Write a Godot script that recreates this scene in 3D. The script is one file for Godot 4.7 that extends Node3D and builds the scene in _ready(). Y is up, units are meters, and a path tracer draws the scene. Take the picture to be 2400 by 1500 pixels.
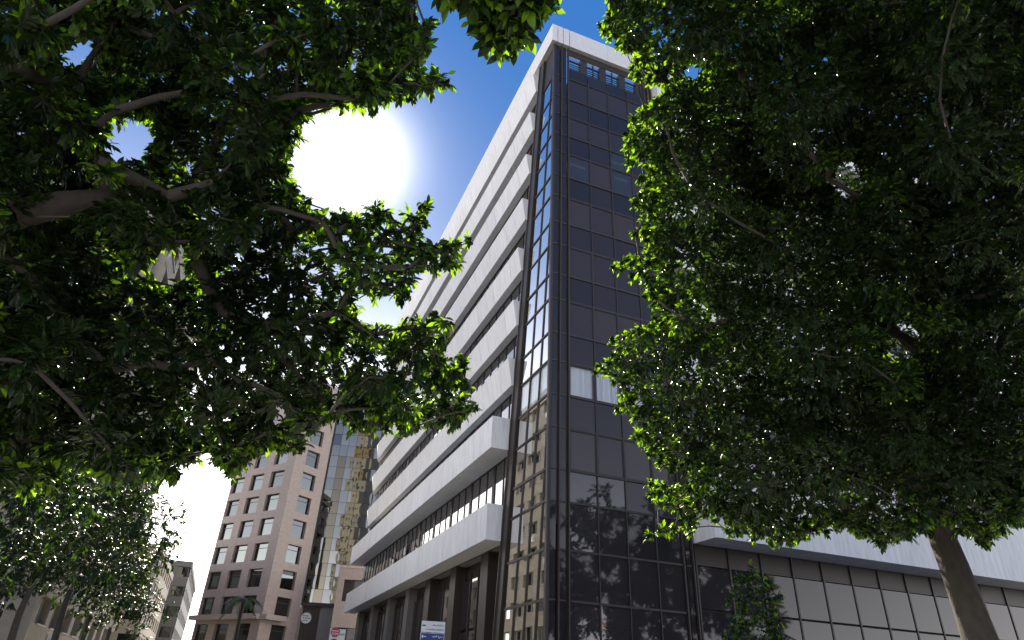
extends Node3D
# Street corner seen from the pavement, looking up. x runs along the glass front, -z along the banded street front, y is up.

const PHOTO_F := 1529.925          # focal length in pixels of the 2400 x 1500 picture
const EYE := Vector3(0, 1.6, 0)
var cam_basis: Basis
var rng := RandomNumberGenerator.new()
var unit_box := BoxMesh.new()
var M := {}
var taken := {}

# ---------------------------------------------------------------- helpers
func numbered(called: String) -> String:
	if not taken.has(called):
		taken[called] = 0
		return called
	taken[called] += 1
	return "%s_%03d" % [called, taken[called]]

func world_of(n: Node) -> Transform3D:
	var t := Transform3D.IDENTITY
	while n != self and n != null:
		t = (n as Node3D).transform * t
		n = n.get_parent()
	return t

func thing(called: String, label: String, category: String, where: Vector3, group := "") -> Node3D:
	var o := Node3D.new()
	o.name = numbered(called)
	add_child(o)
	o.position = where
	tag(o, label, category, group)
	return o

func tag(o: Node, label := "", category := "", group := "", kind := "") -> void:
	if label: o.set_meta("label", label)
	if category: o.set_meta("category", category)
	if group: o.set_meta("group", group)
	if kind: o.set_meta("kind", kind)

func put(parent: Node, called: String, mesh: Mesh, mat: Material, xf := Transform3D.IDENTITY) -> MeshInstance3D:
	var o := MeshInstance3D.new()
	o.name = called if parent != self else numbered(called)
	o.mesh = mesh
	o.material_override = mat
	parent.add_child(o, true)
	o.transform = world_of(parent).affine_inverse() * xf if parent != self else xf
	return o

# an axis-aligned box given by its limits in the world
func bx(parent: Node, called: String, mat: Material, x0: float, x1: float, y0: float, y1: float, z0: float, z1: float) -> MeshInstance3D:
	var b := Basis.from_scale(Vector3(absf(x1 - x0), absf(y1 - y0), absf(z1 - z0)))
	return put(parent, called, unit_box, mat, Transform3D(b, Vector3(x0 + x1, y0 + y1, z0 + z1) * 0.5))

# a box in the axes of a turned facade: s along, y up, n out of the wall
func fbx(parent: Node, called: String, mat: Material, f: Transform3D, s0: float, s1: float, y0: float, y1: float, n0: float, n1: float) -> MeshInstance3D:
	var b := Basis.from_scale(Vector3(absf(s1 - s0), absf(y1 - y0), absf(n1 - n0)))
	return put(parent, called, unit_box, mat, f * Transform3D(b, Vector3(s0 + s1, y0 + y1, n0 + n1) * 0.5))

func facade(at: Vector3, along_deg: float) -> Transform3D:
	# along_deg is a compass bearing from -z towards +x; the wall looks towards the right-hand normal of it
	var s := Vector3(sin(deg_to_rad(along_deg)), 0, -cos(deg_to_rad(along_deg)))
	return Transform3D(Basis(s, Vector3.UP, s.cross(Vector3.UP)), at)

func st_new() -> SurfaceTool:
	var st := SurfaceTool.new()
	st.begin(Mesh.PRIMITIVE_TRIANGLES)
	return st

func quad(st: SurfaceTool, a: Vector3, b: Vector3, c: Vector3, d: Vector3) -> void:
	for v in [a, b, c, a, c, d]:
		st.add_vertex(v)

func st_box(st: SurfaceTool, lo: Vector3, hi: Vector3) -> void:
	var p := []
	for i in 8:
		p.append(Vector3(hi.x if i & 1 else lo.x, hi.y if i & 2 else lo.y, hi.z if i & 4 else lo.z))
	for f in [[0, 2, 3, 1], [5, 7, 6, 4], [4, 6, 2, 0], [1, 3, 7, 5], [2, 6, 7, 3], [4, 0, 1, 5]]:
		quad(st, p[f[0]], p[f[1]], p[f[2]], p[f[3]])

# a convex outline in the plane spanned by u and v, pushed to a depth along w
func prism(outline: PackedVector2Array, u: Vector3, v: Vector3, w: Vector3, depth: float) -> ArrayMesh:
	var st := st_new()
	st.set_smooth_group(-1)
	var n := outline.size()
	var a := []
	var b := []
	for q in outline:
		a.append(u * q.x + v * q.y)
		b.append(u * q.x + v * q.y + w * depth)
	for i in range(1, n - 1):
		for t in [a[0], a[i], a[i + 1], b[0], b[i + 1], b[i]]:
			st.add_vertex(t)
	for i in n:
		var j := (i + 1) % n
		quad(st, a[j], a[i], b[i], b[j])
	st.generate_normals()
	return st.commit()

func tube(st: SurfaceTool, pts: Array, radii: Array, sides := 8, knots := 0.0) -> void:
	var rings := []
	for i in pts.size():
		var d: Vector3 = (pts[mini(i + 1, pts.size() - 1)] - pts[maxi(i - 1, 0)]).normalized()
		var side := d.cross(Vector3.FORWARD if absf(d.z) < 0.8 else Vector3.RIGHT).normalized()
		var up := side.cross(d)
		var ring := []
		for k in sides:
			var a := TAU * k / sides
			var k_r: float = 1.0 + knots * (sin(3.0 * a + i * 0.5) + 0.6 * sin(7.0 * a - i * 0.9) + 0.5 * sin(13.0 * a + i * 1.7))
			ring.append(pts[i] + (side * cos(a) + up * sin(a)) * radii[i] * k_r)
		rings.append(ring)
	st.set_smooth_group(0)
	for i in pts.size() - 1:
		for k in sides:
			var l := (k + 1) % sides
			quad(st, rings[i][k], rings[i + 1][k], rings[i + 1][l], rings[i][l])

func ray(px: float, py: float) -> Vector3:
	return (cam_basis * Vector3((px - 1200.0) / PHOTO_F, -(py - 750.0) / PHOTO_F, -1.0)).normalized()

# ---------------------------------------------------------------- materials
func noise_tex(size: int, freq: float, ramp: Array, seed_: int, oct := 4, normal := false) -> NoiseTexture2D:
	var n := FastNoiseLite.new()
	n.seed = seed_
	n.frequency = freq
	n.fractal_octaves = oct
	var t := NoiseTexture2D.new()
	t.width = size
	t.height = size
	t.seamless = true
	t.noise = n
	if normal:
		t.as_normal_map = true
		t.bump_strength = 2.0
	else:
		var g := Gradient.new()
		g.offsets = PackedFloat32Array([0.0, 0.5, 1.0])
		g.colors = PackedColorArray(ramp)
		t.color_ramp = g
	return t

func mat(c: Color, rough: float, metal := 0.0) -> StandardMaterial3D:
	var m := StandardMaterial3D.new()
	m.albedo_color = c
	m.roughness = rough
	m.metallic = metal
	return m

func lin(r: float, g: float, b: float) -> Color:
	return Color(r, g, b).linear_to_srgb()

func stone(r: float, g: float, b: float, vary: float, scale: Vector3, seed_: int, rough := 0.75) -> StandardMaterial3D:
	var m := mat(Color.WHITE, rough)
	m.albedo_texture = noise_tex(512, 0.014, [lin(r * (1 - vary), g * (1 - vary), b * (1 - vary)), lin(r, g, b), lin(r * (1 + vary * 0.6), g * (1 + vary * 0.6), b * (1 + vary * 0.6))], seed_, 6)
	m.uv1_triplanar = true
	m.uv1_world_triplanar = true
	m.uv1_scale = scale
	return m

func mirror_glass(r: float, g: float, b: float, rough := 0.02) -> StandardMaterial3D:
	return mat(lin(r, g, b), rough, 1.0)

func tinted_glass(r: float, g: float, b: float) -> StandardMaterial3D:
	var m := mat(lin(r, g, b), 0.03)
	m.metallic_specular = 0.42
	return m

func clear_glass(alpha: float, c := Color(0.02, 0.025, 0.03)) -> StandardMaterial3D:
	var m := mat(Color(c.r, c.g, c.b, alpha), 0.02)
	m.transparency = BaseMaterial3D.TRANSPARENCY_ALPHA
	m.metallic_specular = 0.6
	return m

func glow(c: Color, e: float) -> StandardMaterial3D:
	var m := mat(c * 0.4, 0.6)
	m.emission_enabled = true
	m.emission = c
	m.emission_energy_multiplier = e
	return m

func make_materials() -> void:
	M.panel = []
	for i in 4:
		var k: float = [0.77, 0.80, 0.745, 0.785][i]
		M.panel.append(stone(k, k * 0.985, k * 0.95, 0.15, Vector3(0.42, 0.07, 0.42), 11 + i, 0.55))
	M.fascia = stone(0.72, 0.71, 0.685, 0.08, Vector3(0.4, 0.3, 0.4), 17, 0.6)
	M.metal = mat(lin(0.032, 0.024, 0.018), 0.5, 0.0)
	M.metal_light = mat(lin(0.056, 0.043, 0.034), 0.5, 0.0)
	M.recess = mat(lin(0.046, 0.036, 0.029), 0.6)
	M.core = mat(lin(0.24, 0.23, 0.215), 0.85)
	M.face = [tinted_glass(0.047, 0.039, 0.039), tinted_glass(0.056, 0.045, 0.043), tinted_glass(0.040, 0.034, 0.035)]
	M.spandrel = [tinted_glass(0.028, 0.025, 0.027), tinted_glass(0.034, 0.029, 0.030)]
	M.bay = [mirror_glass(0.90, 0.88, 0.82), mirror_glass(0.86, 0.84, 0.79)]
	M.ribbon = [mirror_glass(0.30, 0.30, 0.31), mirror_glass(0.24, 0.24, 0.25)]
	M.clear = clear_glass(0.08)
	M.smoked = clear_glass(0.86, lin(0.045, 0.04, 0.04))
	M.blind = mat(lin(0.78, 0.82, 0.80), 0.8)
	M.blind2 = mat(lin(0.66, 0.72, 0.72), 0.8)
	M.tube = glow(Color(0.85, 1.0, 0.95), 0.55)
	M.amber = glow(Color(1.0, 0.45, 0.15), 0.9)
	M.red_lamp = glow(Color(1.0, 0.25, 0.12), 2.5)
	M.red_ink = mat(lin(0.25, 0.03, 0.05), 0.6)
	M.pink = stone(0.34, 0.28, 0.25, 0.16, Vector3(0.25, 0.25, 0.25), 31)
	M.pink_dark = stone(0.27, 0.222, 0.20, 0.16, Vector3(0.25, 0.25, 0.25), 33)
	M.tower = [mirror_glass(0.155, 0.162, 0.158), mirror_glass(0.138, 0.146, 0.146), mirror_glass(0.172, 0.174, 0.166)]
	M.tower_warm = mirror_glass(0.12, 0.108, 0.082)
	M.win_far = [mirror_glass(0.12, 0.135, 0.135), mirror_glass(0.095, 0.105, 0.11)]
	M.black_metal = mat(lin(0.015, 0.015, 0.016), 0.5)
	M.beige = stone(0.31, 0.27, 0.205, 0.14, Vector3(0.2, 0.2, 0.2), 37)
	M.cream = stone(0.25, 0.225, 0.175, 0.14, Vector3(0.2, 0.2, 0.2), 38)
	M.grey_wall = stone(0.15, 0.14, 0.127, 0.14, Vector3(0.2, 0.2, 0.2), 39)
	M.asphalt = stone(0.055, 0.054, 0.053, 0.3, Vector3(0.3, 0.3, 0.3), 41, 0.9)
	M.paving = stone(0.26, 0.25, 0.23, 0.2, Vector3(0.3, 0.3, 0.3), 43, 0.85)
	M.kerb = stone(0.40, 0.39, 0.37, 0.15, Vector3(0.5, 0.5, 0.5), 45, 0.8)
	M.bark = stone(0.06, 0.052, 0.044, 0.4, Vector3(1.6, 0.7, 1.6), 47, 0.9)
	M.bark.normal_enabled = true
	M.bark.normal_texture = noise_tex(512, 0.03, [], 48, 5, true)
	M.bark.normal_scale = 1.5
	M.sign_white = mat(lin(0.72, 0.74, 0.70), 0.45)
	M.sign_blue = mat(lin(0.02, 0.05, 0.24), 0.45)
	M.sign_red = mat(lin(0.42, 0.02, 0.025), 0.45)
	M.ink = mat(lin(0.02, 0.02, 0.02), 0.6)
	M.steel = mat(lin(0.30, 0.30, 0.31), 0.4, 0.8)
	M.leaf = []
	for k in 3:  # near-black inner leaves to bright rim leaves: shade and rim light in the colour
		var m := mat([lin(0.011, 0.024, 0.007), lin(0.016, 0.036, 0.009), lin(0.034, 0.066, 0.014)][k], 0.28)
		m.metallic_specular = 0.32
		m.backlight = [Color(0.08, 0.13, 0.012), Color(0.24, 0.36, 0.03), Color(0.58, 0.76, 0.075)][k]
		m.backlight_enabled = true
		m.cull_mode = BaseMaterial3D.CULL_DISABLED
		M.leaf.append(m)
	M.palm = mat(lin(0.05, 0.10, 0.03), 0.5)
	M.palm.backlight_enabled = true
	M.palm.backlight = Color(0.1, 0.2, 0.03)

# ---------------------------------------------------------------- view and light
func set_view() -> void:
	var cam := Camera3D.new()
	cam.name = "camera"
	add_child(cam)
	cam.position = EYE
	cam.rotation = Vector3(0.52570103, -0.36288411, 0.04908215)
	cam.fov = 52.23004
	cam.near = 0.05
	cam.far = 1500.0
	cam.current = true
	cam_basis = Basis.from_euler(cam.rotation)

	var sun := DirectionalLight3D.new()
	sun.name = "sun"
	add_child(sun)
	var to_sun := ray(818, 368)
	sun.look_at_from_position(Vector3.ZERO, -to_sun, Vector3.UP)
	sun.light_color = Color(1.0, 0.955, 0.88)
	sun.light_energy = 1.6
	sun.light_angular_distance = 0.5
	sun.shadow_enabled = true

	var sky := PanoramaSkyMaterial.new()
	sky.panorama = ImageTexture.create_from_image(sky_image(to_sun))
	sky.energy_multiplier = 1.0
	var env := Environment.new()
	env.background_mode = Environment.BG_SKY
	env.sky = Sky.new()
	env.sky.sky_material = sky
	env.tonemap_mode = Environment.TONE_MAPPER_LINEAR
	env.tonemap_exposure = 2.65
	env.sdfgi_enabled = true
	env.ssao_enabled = true
	env.ssil_enabled = true
	var we := WorldEnvironment.new()
	we.name = "daylight"
	we.environment = env
	add_child(we)

# clear air with a hazy horizon and the aureole that haze makes round the sun
func sky_image(to_sun: Vector3) -> Image:
	var w := 1024
	var h := 512
	var d := PackedFloat32Array()
	d.resize(w * h * 3)
	var blue := Vector3(0.0145, 0.076, 0.230)
	var haze := Vector3(0.61, 0.565, 0.495)
	for j in h:
		var up := cos(PI * (j + 0.5) / h)
		var out := sqrt(1.0 - up * up)
		var thick := pow(1.0 - maxf(up, 0.0), 4.4)
		for i in w:
			var az := TAU * (i + 0.5) / w
			var dir := Vector3(sin(az) * out, up, -cos(az) * out)
			var away := rad_to_deg(acos(clampf(dir.dot(to_sun), -1, 1)))
			var fwd := 2.5 + 6.8 * pow(0.5 + 0.5 * cos(deg_to_rad(away)), 1.6)
			var disc := 1.3 * exp(-away * away / 13.0) + 0.80 / pow(1.0 + away * away / 30.0, 1.85)
			var c := blue * (1.0 + 0.3 * thick) + haze * (thick * fwd + disc)
			if up < 0.0: c = Vector3(0.2, 0.19, 0.175)
			var k := (j * w + i) * 3
			d[k] = c.x
			d[k + 1] = c.y
			d[k + 2] = c.z
	return Image.create_from_data(w, h, false, Image.FORMAT_RGBF, d.to_byte_array())

# ---------------------------------------------------------------- ground
func build_ground() -> void:
	tag(bx(self, "ground", M.asphalt, -400, 400, -0.6, -0.12, -400, 400), "", "", "", "structure")
	var road := bx(self, "road", M.asphalt, -200, 200, -0.10, 0.0, -200, 100)
	tag(road, "", "", "", "structure")
	for a in [[8.6, 60.0, -80.0, -19.5], [-60.0, -4.8, -90.0, -12.5], [-60.0, 60.0, -8.0, 14.0], [-20.0, 30.0, -140.0, -90.2]]:
		var p := bx(self, "pavement", M.paving, a[0], a[1], 0.005, 0.14, a[2], a[3])
		tag(p, "", "", "", "structure")
		bx(p, "kerb", M.kerb, a[0], a[1], 0.005, 0.146, a[3], a[3] + 0.15)

# ---------------------------------------------------------------- the office building with white bands
const XC := 11.51          # plane of the banded street front
const ZC := -25.0          # plane of the glass front
const Z_END := -69.4
var rows := [1.0, 5.04, 6.96, 8.92, 10.31, 12.23, 13.81, 15.53, 17.05, 18.97, 20.48, 22.37, 23.84, 25.69, 27.19, 29.01, 30.42, 32.05, 33.6, 35.45]
var bands := [[8.05, 9.75], [12.4, 14.07], [15.81, 17.38], [19.27, 20.83], [22.7, 24.22], [26.12, 27.66], [29.5, 30.97], [32.85, 34.36], [36.1, 37.55]]

func rake(y: float) -> float:      # where the leaning pillar's far edge stands at a height
	return -30.82 + 0.098 * y

func clip_below(poly: PackedVector2Array, limit: float) -> PackedVector2Array:
	var out := PackedVector2Array()
	for i in poly.size():
		var a := poly[i]
		var b := poly[(i + 1) % poly.size()]
		if a.x <= limit: out.append(a)
		if (a.x < limit) != (b.x < limit):
			out.append(a.lerp(b, (limit - a.x) / (b.x - a.x)))
	return out

func band_panel(profile: PackedVector2Array, length: float) -> ArrayMesh:
	# profile in (x, y), pushed along -z
	return prism(profile, Vector3.RIGHT, Vector3.UP, Vector3.FORWARD, length)

func build_office() -> void:
	var o := thing("office_building", "tall office building with white concrete bands and a dark glass corner", "building", Vector3(XC, 0, ZC))
	# body behind the skins
	bx(o, "core", M.core, 11.9, 44.0, 8.06, 35.4, -69.0, -25.35)
	bx(o, "core", M.core, 12.56, 44.0, 0.14, 8.05, -69.0, -25.4)
	bx(o, "core", M.core, 13.2, 44.0, 35.4, 36.2, -68.0, -27.0)
	# glass front: columns of panes between dark transoms
	var cols := [12.50, 13.88, 15.28, 16.72, 18.0]
	for r in rows.size() - 1:
		var y0: float = rows[r] + 0.045
		var y1: float = rows[r + 1] - 0.045
		var is_win := r >= 4 and (r % 2) == 0
		for c in 4:
			var m: Material = M.face[rng.randi() % 3] if is_win else M.spandrel[rng.randi() % 2]
			if r == 6 and c < 3: m = M.clear
			if [r, c] in [[14, 0], [14, 2], [15, 2], [2, 0], [3, 0], [3, 1], [0, 0], [0, 1]]: m = M.smoked
			var inset := 0.07 if is_win else 0.035
			var p := bx(o, "window_pane" if is_win else "spandrel_pane", m, cols[c] + inset, cols[c + 1] - inset, y0, y1, ZC - 0.05, ZC - 0.02)
			p.rotation += Vector3(rng.randf_range(-0.007, 0.007), rng.randf_range(-0.007, 0.007), 0)
			if is_win:       # a sash stands round the opening lights
				bx(p, "sash", M.metal, cols[c] + 0.025, cols[c] + 0.07, y0 + 0.045, y1 - 0.045, ZC - 0.05, ZC + 0.012)
				bx(p, "sash", M.metal, cols[c + 1] - 0.07, cols[c + 1] - 0.025, y0 + 0.045, y1 - 0.045, ZC - 0.05, ZC + 0.012)
				bx(p, "sash", M.metal, cols[c] + 0.025, cols[c + 1] - 0.025, y0 - 0.0, y0 + 0.045, ZC - 0.05, ZC + 0.012)
				bx(p, "sash", M.metal, cols[c] + 0.025, cols[c + 1] - 0.025, y1 - 0.045, y1, ZC - 0.05, ZC + 0.012)
		# narrow strips beside the corner and beside the far pair of rails
		for s in [[11.62, 11.88], [12.05, 12.34], [18.22, 18.44]]:
			bx(o, "strip_pane", M.spandrel[rng.randi() % 2], s[0], s[1], y0, y1, ZC - 0.05, ZC - 0.02)
	for r in rows.size():
		bx(o, "transom", M.metal, 12.53, 17.98, rows[r] - 0.045, rows[r] + 0.045, ZC - 0.06, ZC + 0.03)
		for s in [[11.60, 11.90], [12.03, 12.36], [18.20, 18.46]]:
			bx(o, "transom", M.metal_light, s[0], s[1], rows[r] - 0.03, rows[r] + 0.03, ZC - 0.06, ZC + 0.01)
	for c in [1, 2, 3]:
		bx(o, "mullion", M.metal, cols[c] - 0.025, cols[c] + 0.025, 0.14, 36.3, ZC - 0.07, ZC + 0.035)
	bx(o, "corner_column", M.metal_light, 11.43, 11.49, 0.14, 38.29, ZC - 0.12, ZC + 0.04)
	bx(o, "corner_column", M.metal, 11.49, 11.60, 0.14, 38.29, ZC - 0.11, ZC + 0.01)
	for s in [[11.88, 11.985], [12.34, 12.455], [18.0, 18.2], [18.46, 18.66]]:
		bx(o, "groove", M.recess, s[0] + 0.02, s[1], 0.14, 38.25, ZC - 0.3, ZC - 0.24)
	for x in [12.01, 12.478, 18.06, 18.56]:
		bx(o, "rail", M.metal_light, x - 0.025, x + 0.025, 0.14, 39.8, ZC - 0.12, ZC + 0.07)
	# top storey screen: an open slot with posts, sky behind it
	for c in 4:
		bx(o, "screen_panel", M.spandrel[c % 2], cols[c] + 0.03, cols[c + 1] - 0.03, 35.5, 36.45, ZC - 0.05, ZC - 0.02)
		bx(o, "screen_panel", M.metal, cols[c], cols[c + 1], 37.75, 38.28, ZC - 0.08, ZC - 0.02)
		bx(o, "screen_post", M.metal, cols[c + 1] - 0.50, cols[c + 1] - 0.03, 36.45, 37.75, ZC - 0.35, ZC - 0.05)
		bx(o, "screen_bar", M.metal, cols[c], cols[c + 1] - 0.5, 37.32, 37.42, ZC - 0.2, ZC - 0.1)
		if c in [1, 2]:
			bx(o, "screen_bar", M.metal, cols[c] + 0.42, cols[c] + 0.50, 36.45, 37.75, ZC - 0.2, ZC - 0.1)
		for k in 4:
			bx(o, "louvre", M.metal, cols[c], cols[c + 1] - 0.5, 36.50 + k * 0.19, 36.525 + k * 0.19, ZC - 0.18, ZC - 0.12)
	for s in [[11.6, 12.5], [18.0, 18.72]]:
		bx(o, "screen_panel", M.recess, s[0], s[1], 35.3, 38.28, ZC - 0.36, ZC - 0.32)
	for s in [[11.62, 11.88], [12.05, 12.34]]:
		bx(o, "strip_pane", M.spandrel[0], s[0], s[1], 35.5, 38.27, ZC - 0.05, ZC - 0.02)
	# blinds and lamps behind the panes that show them
	for c in 3:
		var x0: float = cols[c] + 0.1
		for k in 12:
			var w := 0.098
			var s := bx(o, "blind_slat", M.blind if (k < 4 and c == 0) or k % 3 == 1 else M.blind2, x0 + k * w, x0 + k * w + w * 0.97, 13.9, 15.44, ZC - 0.16, ZC - 0.15)
			s.rotation.y = rng.randf_range(-0.5, 0.5) if not (c == 0 and k < 4) else 0.05
	for a in [[12.6, 13.7, 28.45], [15.6, 16.5, 28.55], [15.45, 16.2, 29.75]]:
		bx(o, "fluorescent_tube", M.tube, a[0], a[1], a[2], a[2] + 0.09, ZC - 0.22, ZC - 0.16)
	bx(o, "ceiling_lamp", M.amber, 13.98, 14.22, 4.25, 4.45, ZC - 0.2, ZC - 0.14)
	for a in [[12.9, 4.78], [13.55, 4.72]]:
		bx(o, "pilot_lamp", M.red_lamp, a[0], a[0] + 0.035, a[1], a[1] + 0.045, ZC - 0.14, ZC - 0.10)
	for k in 6:
		for l in 2:
			if (k * 5 + l * 3) % 4 != 3:
				bx(o, "window_lettering", M.red_ink, 12.78 + k * 0.1, 12.83 + k * 0.1, 7.28 + l * 0.34, 7.54 + l * 0.34, ZC - 0.10, ZC - 0.08)
	# leaning glass bay on the street front
	var rake_x := 0.098
	var edges := [-30.02, -28.83, -27.63, -26.43, -25.23]
	for r in rows.size() - 1:
		var y0: float = rows[r] + 0.05
		var y1: float = rows[r + 1] - 0.05
		for c in 4:
			var e0: float = edges[c] + 0.035
			var e1: float = edges[c + 1] - 0.035
			var poly := clip_below(PackedVector2Array([Vector2(e0 + rake_x * y0, y0), Vector2(e1 + rake_x * y0, y0), Vector2(e1 + rake_x * y1, y1), Vector2(e0 + rake_x * y1, y1)]), -25.13)
			if poly.size() < 3 or poly[1].x - poly[0].x < 0.03 and poly[2].x - poly[0].x < 0.1: continue
			var base := Vector3(XC + 0.02, y0, poly[0].x)
			for i in poly.size(): poly[i] -= Vector2(base.z, base.y)
			var p := put(o, "bay_pane", prism(poly, Vector3.BACK, Vector3.UP, Vector3.RIGHT, 0.03), M.clear if r == 6 else M.bay[rng.randi() % 2], Transform3D(Basis.IDENTITY, base))
			p.rotation = Vector3(0, rng.randf_range(-0.003, 0.003), rng.randf_range(-0.003, 0.003))
	for k in 34:
		var z := -28.55 + k * 0.1
		bx(o, "blind_slat", M.blind2 if k % 3 else M.blind, XC + 0.12, XC + 0.13, 13.88, 15.44, z, z + 0.097)
	for r in rows.size():
		var y: float = rows[r]
		bx(o, "transom", M.metal, XC - 0.03, XC + 0.06, y - 0.05, y + 0.05, edges[0] + rake_x * y, -25.12)
	for c in [1, 2, 3]:
		var top: float = minf(38.2, (-25.26 - edges[c]) / rake_x)
		var h := top - 0.2
		var m := prism(PackedVector2Array([Vector2(-0.03, 0), Vector2(0.03, 0), Vector2(0.03 + rake_x * h, h), Vector2(-0.03 + rake_x * h, h)]), Vector3.BACK, Vector3.UP, Vector3.RIGHT, 0.09)
		put(o, "raked_mullion", m, M.metal, Transform3D(Basis.IDENTITY, Vector3(XC - 0.035, 0.2, edges[c] + rake_x * 0.2)))
	var hp := 38.1
	put(o, "raked_pillar", prism(PackedVector2Array([Vector2(0, 0), Vector2(0.64, 0), Vector2(0.64 + rake_x * hp, hp), Vector2(rake_x * hp, hp)]), Vector3.BACK, Vector3.UP, Vector3.RIGHT, 0.4), M.metal, Transform3D(Basis.IDENTITY, Vector3(XC - 0.10, 0.14, rake(0.14))))
	put(o, "raked_pillar", prism(PackedVector2Array([Vector2(0, 0), Vector2(0.08, 0), Vector2(0.08 + rake_x * hp, hp), Vector2(rake_x * hp, hp)]), Vector3.BACK, Vector3.UP, Vector3.RIGHT, 0.12), M.metal_light, Transform3D(Basis.IDENTITY, Vector3(XC - 0.16, 0.14, rake(0.14))))
	bx(o, "screen_panel", M.metal, XC + 0.05, XC + 0.15, 35.5, 38.28, -27.3, -25.24)
	# white concrete bands of the street front, panel by panel
	var wide := 1.42
	for f in bands.size():
		var b0: float = bands[f][0]
		var b1: float = bands[f][1]
		var h := b1 - b0
		var low := f < 2
		var front_b: float = 10.58 if f == 0 else 10.42 if f == 1 else 11.235
		var front_t: float = 10.58 if f == 0 else 10.42 if f == 1 else 10.97
		var profile := PackedVector2Array([Vector2(front_t, h), Vector2(front_t, h - 0.02), Vector2(front_b + 0.012, 0.0), Vector2(11.66, 0.0), Vector2(11.66, 0.14), Vector2(front_t + 0.16, h)])
		profile = PackedVector2Array([Vector2(0, h), Vector2(front_b - front_t, 0.0), Vector2(11.66 - front_t, 0.0), Vector2(11.66 - front_t, h)])
		var z_near := rake((b0 + b1) * 0.5) - 0.01
		var z := z_near
		var z_far: float = Z_END if low else Z_END + 2.4
		var count := int(floor((z_near - z_far) / wide))
		var full := band_panel(profile, wide - 0.026)
		for k in count:
			put(o, "band_panel", full, M.panel[rng.randi() % 4], Transform3D(Basis.IDENTITY, Vector3(front_t + rng.randf_range(-0.004, 0.004), b0, z)))
			z -= wide
		if z - z_far > 0.1:
			put(o, "band_panel", band_panel(profile, z - z_far), M.panel[1], Transform3D(Basis.IDENTITY, Vector3(front_t, b0, z)))
		if not low:
			put(o, "rounded_end", rounded_end(front_t, front_b, h, 2.4), M.panel[0], Transform3D(Basis.IDENTITY, Vector3(0, b0, z_far - 0.004)))
		# ribbon window above the band
		var w0 := b1 - 0.35
		var w1: float = bands[f + 1][0] if f < bands.size() - 1 else 38.28
		if f == 1: w0 = b1 - 0.2
		var z_r := rake(w1) - 0.02
		var k2 := 0
		var zz := z_r
		while zz - 1.25 > Z_END + 1.0:
			var pw := 1.25
			bx(o, "ribbon_pane", M.ribbon[0 if rng.randf() < 0.6 else 1], 11.70, 11.72, w0, w1, zz - pw + 0.03, zz - 0.03)
			if f < 3 or zz > -45.0:
				bx(o, "ribbon_mullion", M.metal, 11.66, 11.73, w0, w1, zz - 0.03, zz + 0.03)
			if k2 % 3 == 2 and f < 3:
				bx(o, "ribbon_mullion", M.black_metal, 11.655, 11.74, w0, w1, zz - 0.33, zz - 0.06)
			zz -= pw
			k2 += 1
		bx(o, "ribbon_frame", M.metal, 11.665, 11.74, w1 - 0.07, w1 - 0.003, Z_END + 1.0, z_r)
	# roof fascia
	var fx := 11.24
	var fz := -24.78
	for s in [[fx, 11.60], [11.645, 11.985], [12.03, 12.45], [12.5, 15.27], [15.285, 18.03], [18.085, 18.53], [18.585, 24.0], [24.02, 30.0], [30.02, 36.0], [36.02, 44.0]]:
		bx(o, "fascia_panel", M.fascia, s[0], s[1], 38.3, 39.9, fz - 0.75, fz)
	bx(o, "fascia_panel", M.fascia, 44.01, 44.3, 38.3, 39.9, Z_END, fz)
	var zf := fz - 0.755
	while zf > Z_END + 2.0:
		bx(o, "fascia_panel", M.fascia, fx, fx + 0.9, 38.3, 39.9, zf - 2.82, zf)
		zf -= 2.835
	# wing to the east with its own white block over dark shopfronts
	for c in 14:
		var x := 18.7 + c * 1.8
		bx(o, "fascia_block", M.panel[c % 4], x, x + 1.788, 7.95, 11.6, -25.3, -23.45)
		bx(o, "shop_pane", M.spandrel[c % 2], x + 0.05, x + 1.75, 0.4, 5.2, -25.05, -25.0)
		bx(o, "shop_pane", M.spandrel[(c + 1) % 2], x + 0.05, x + 1.75, 5.3, 7.0, -25.05, -25.0)
		bx(o, "mullion", M.metal, x - 0.04, x + 0.04, 0.14, 7.93, -25.1, -24.96)
		for f in range(2, bands.size()):
			bx(o, "wing_panel", M.panel[(c + f) % 4], x, x + 1.77, bands[f][0], bands[f][1], -25.1, -24.4)
			bx(o, "wing_pane", M.face[(c + f) % 3], x + 0.03, x + 1.75, bands[f][0] - 2.1, bands[f][0], -25.08, -25.03)
	bx(o, "wing_wall", M.metal, 18.72, 44.0, 7.05, 7.93, -25.3, -25.02)
	# ground floor of the street front: set-back shopfronts between piers
	bx(o, "shop_wall", M.metal, 12.35, 12.5, 0.14, 8.03, Z_END, -30.9)
	for z in [-33.2, -38.5, -43.8, -49.2, -55.2, -61.5, -68.0]:
		bx(o, "pier", M.grey_wall if z < -46.0 else M.metal, 11.75, 12.34, 0.14, 8.03, z - 0.55, z + 0.55)
	var zs := -31.4
	while zs > Z_END + 1.4:
		bx(o, "shop_pane", M.spandrel[0], 12.2, 12.24, 0.6, 4.6, zs - 1.2, zs - 0.04)
		bx(o, "shop_pane", M.spandrel[0], 12.2, 12.24, 4.75, 7.2, zs - 1.2, zs - 0.04)
		bx(o, "mullion", M.metal, 12.14, 12.26, 0.14, 7.6, zs - 0.04, zs + 0.03)
		zs -= 1.27
	bx(o, "end_wall", M.panel[1], 12.0, 44.0, 0.14, 38.2, Z_END - 0.2, Z_END + 0.4)

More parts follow.
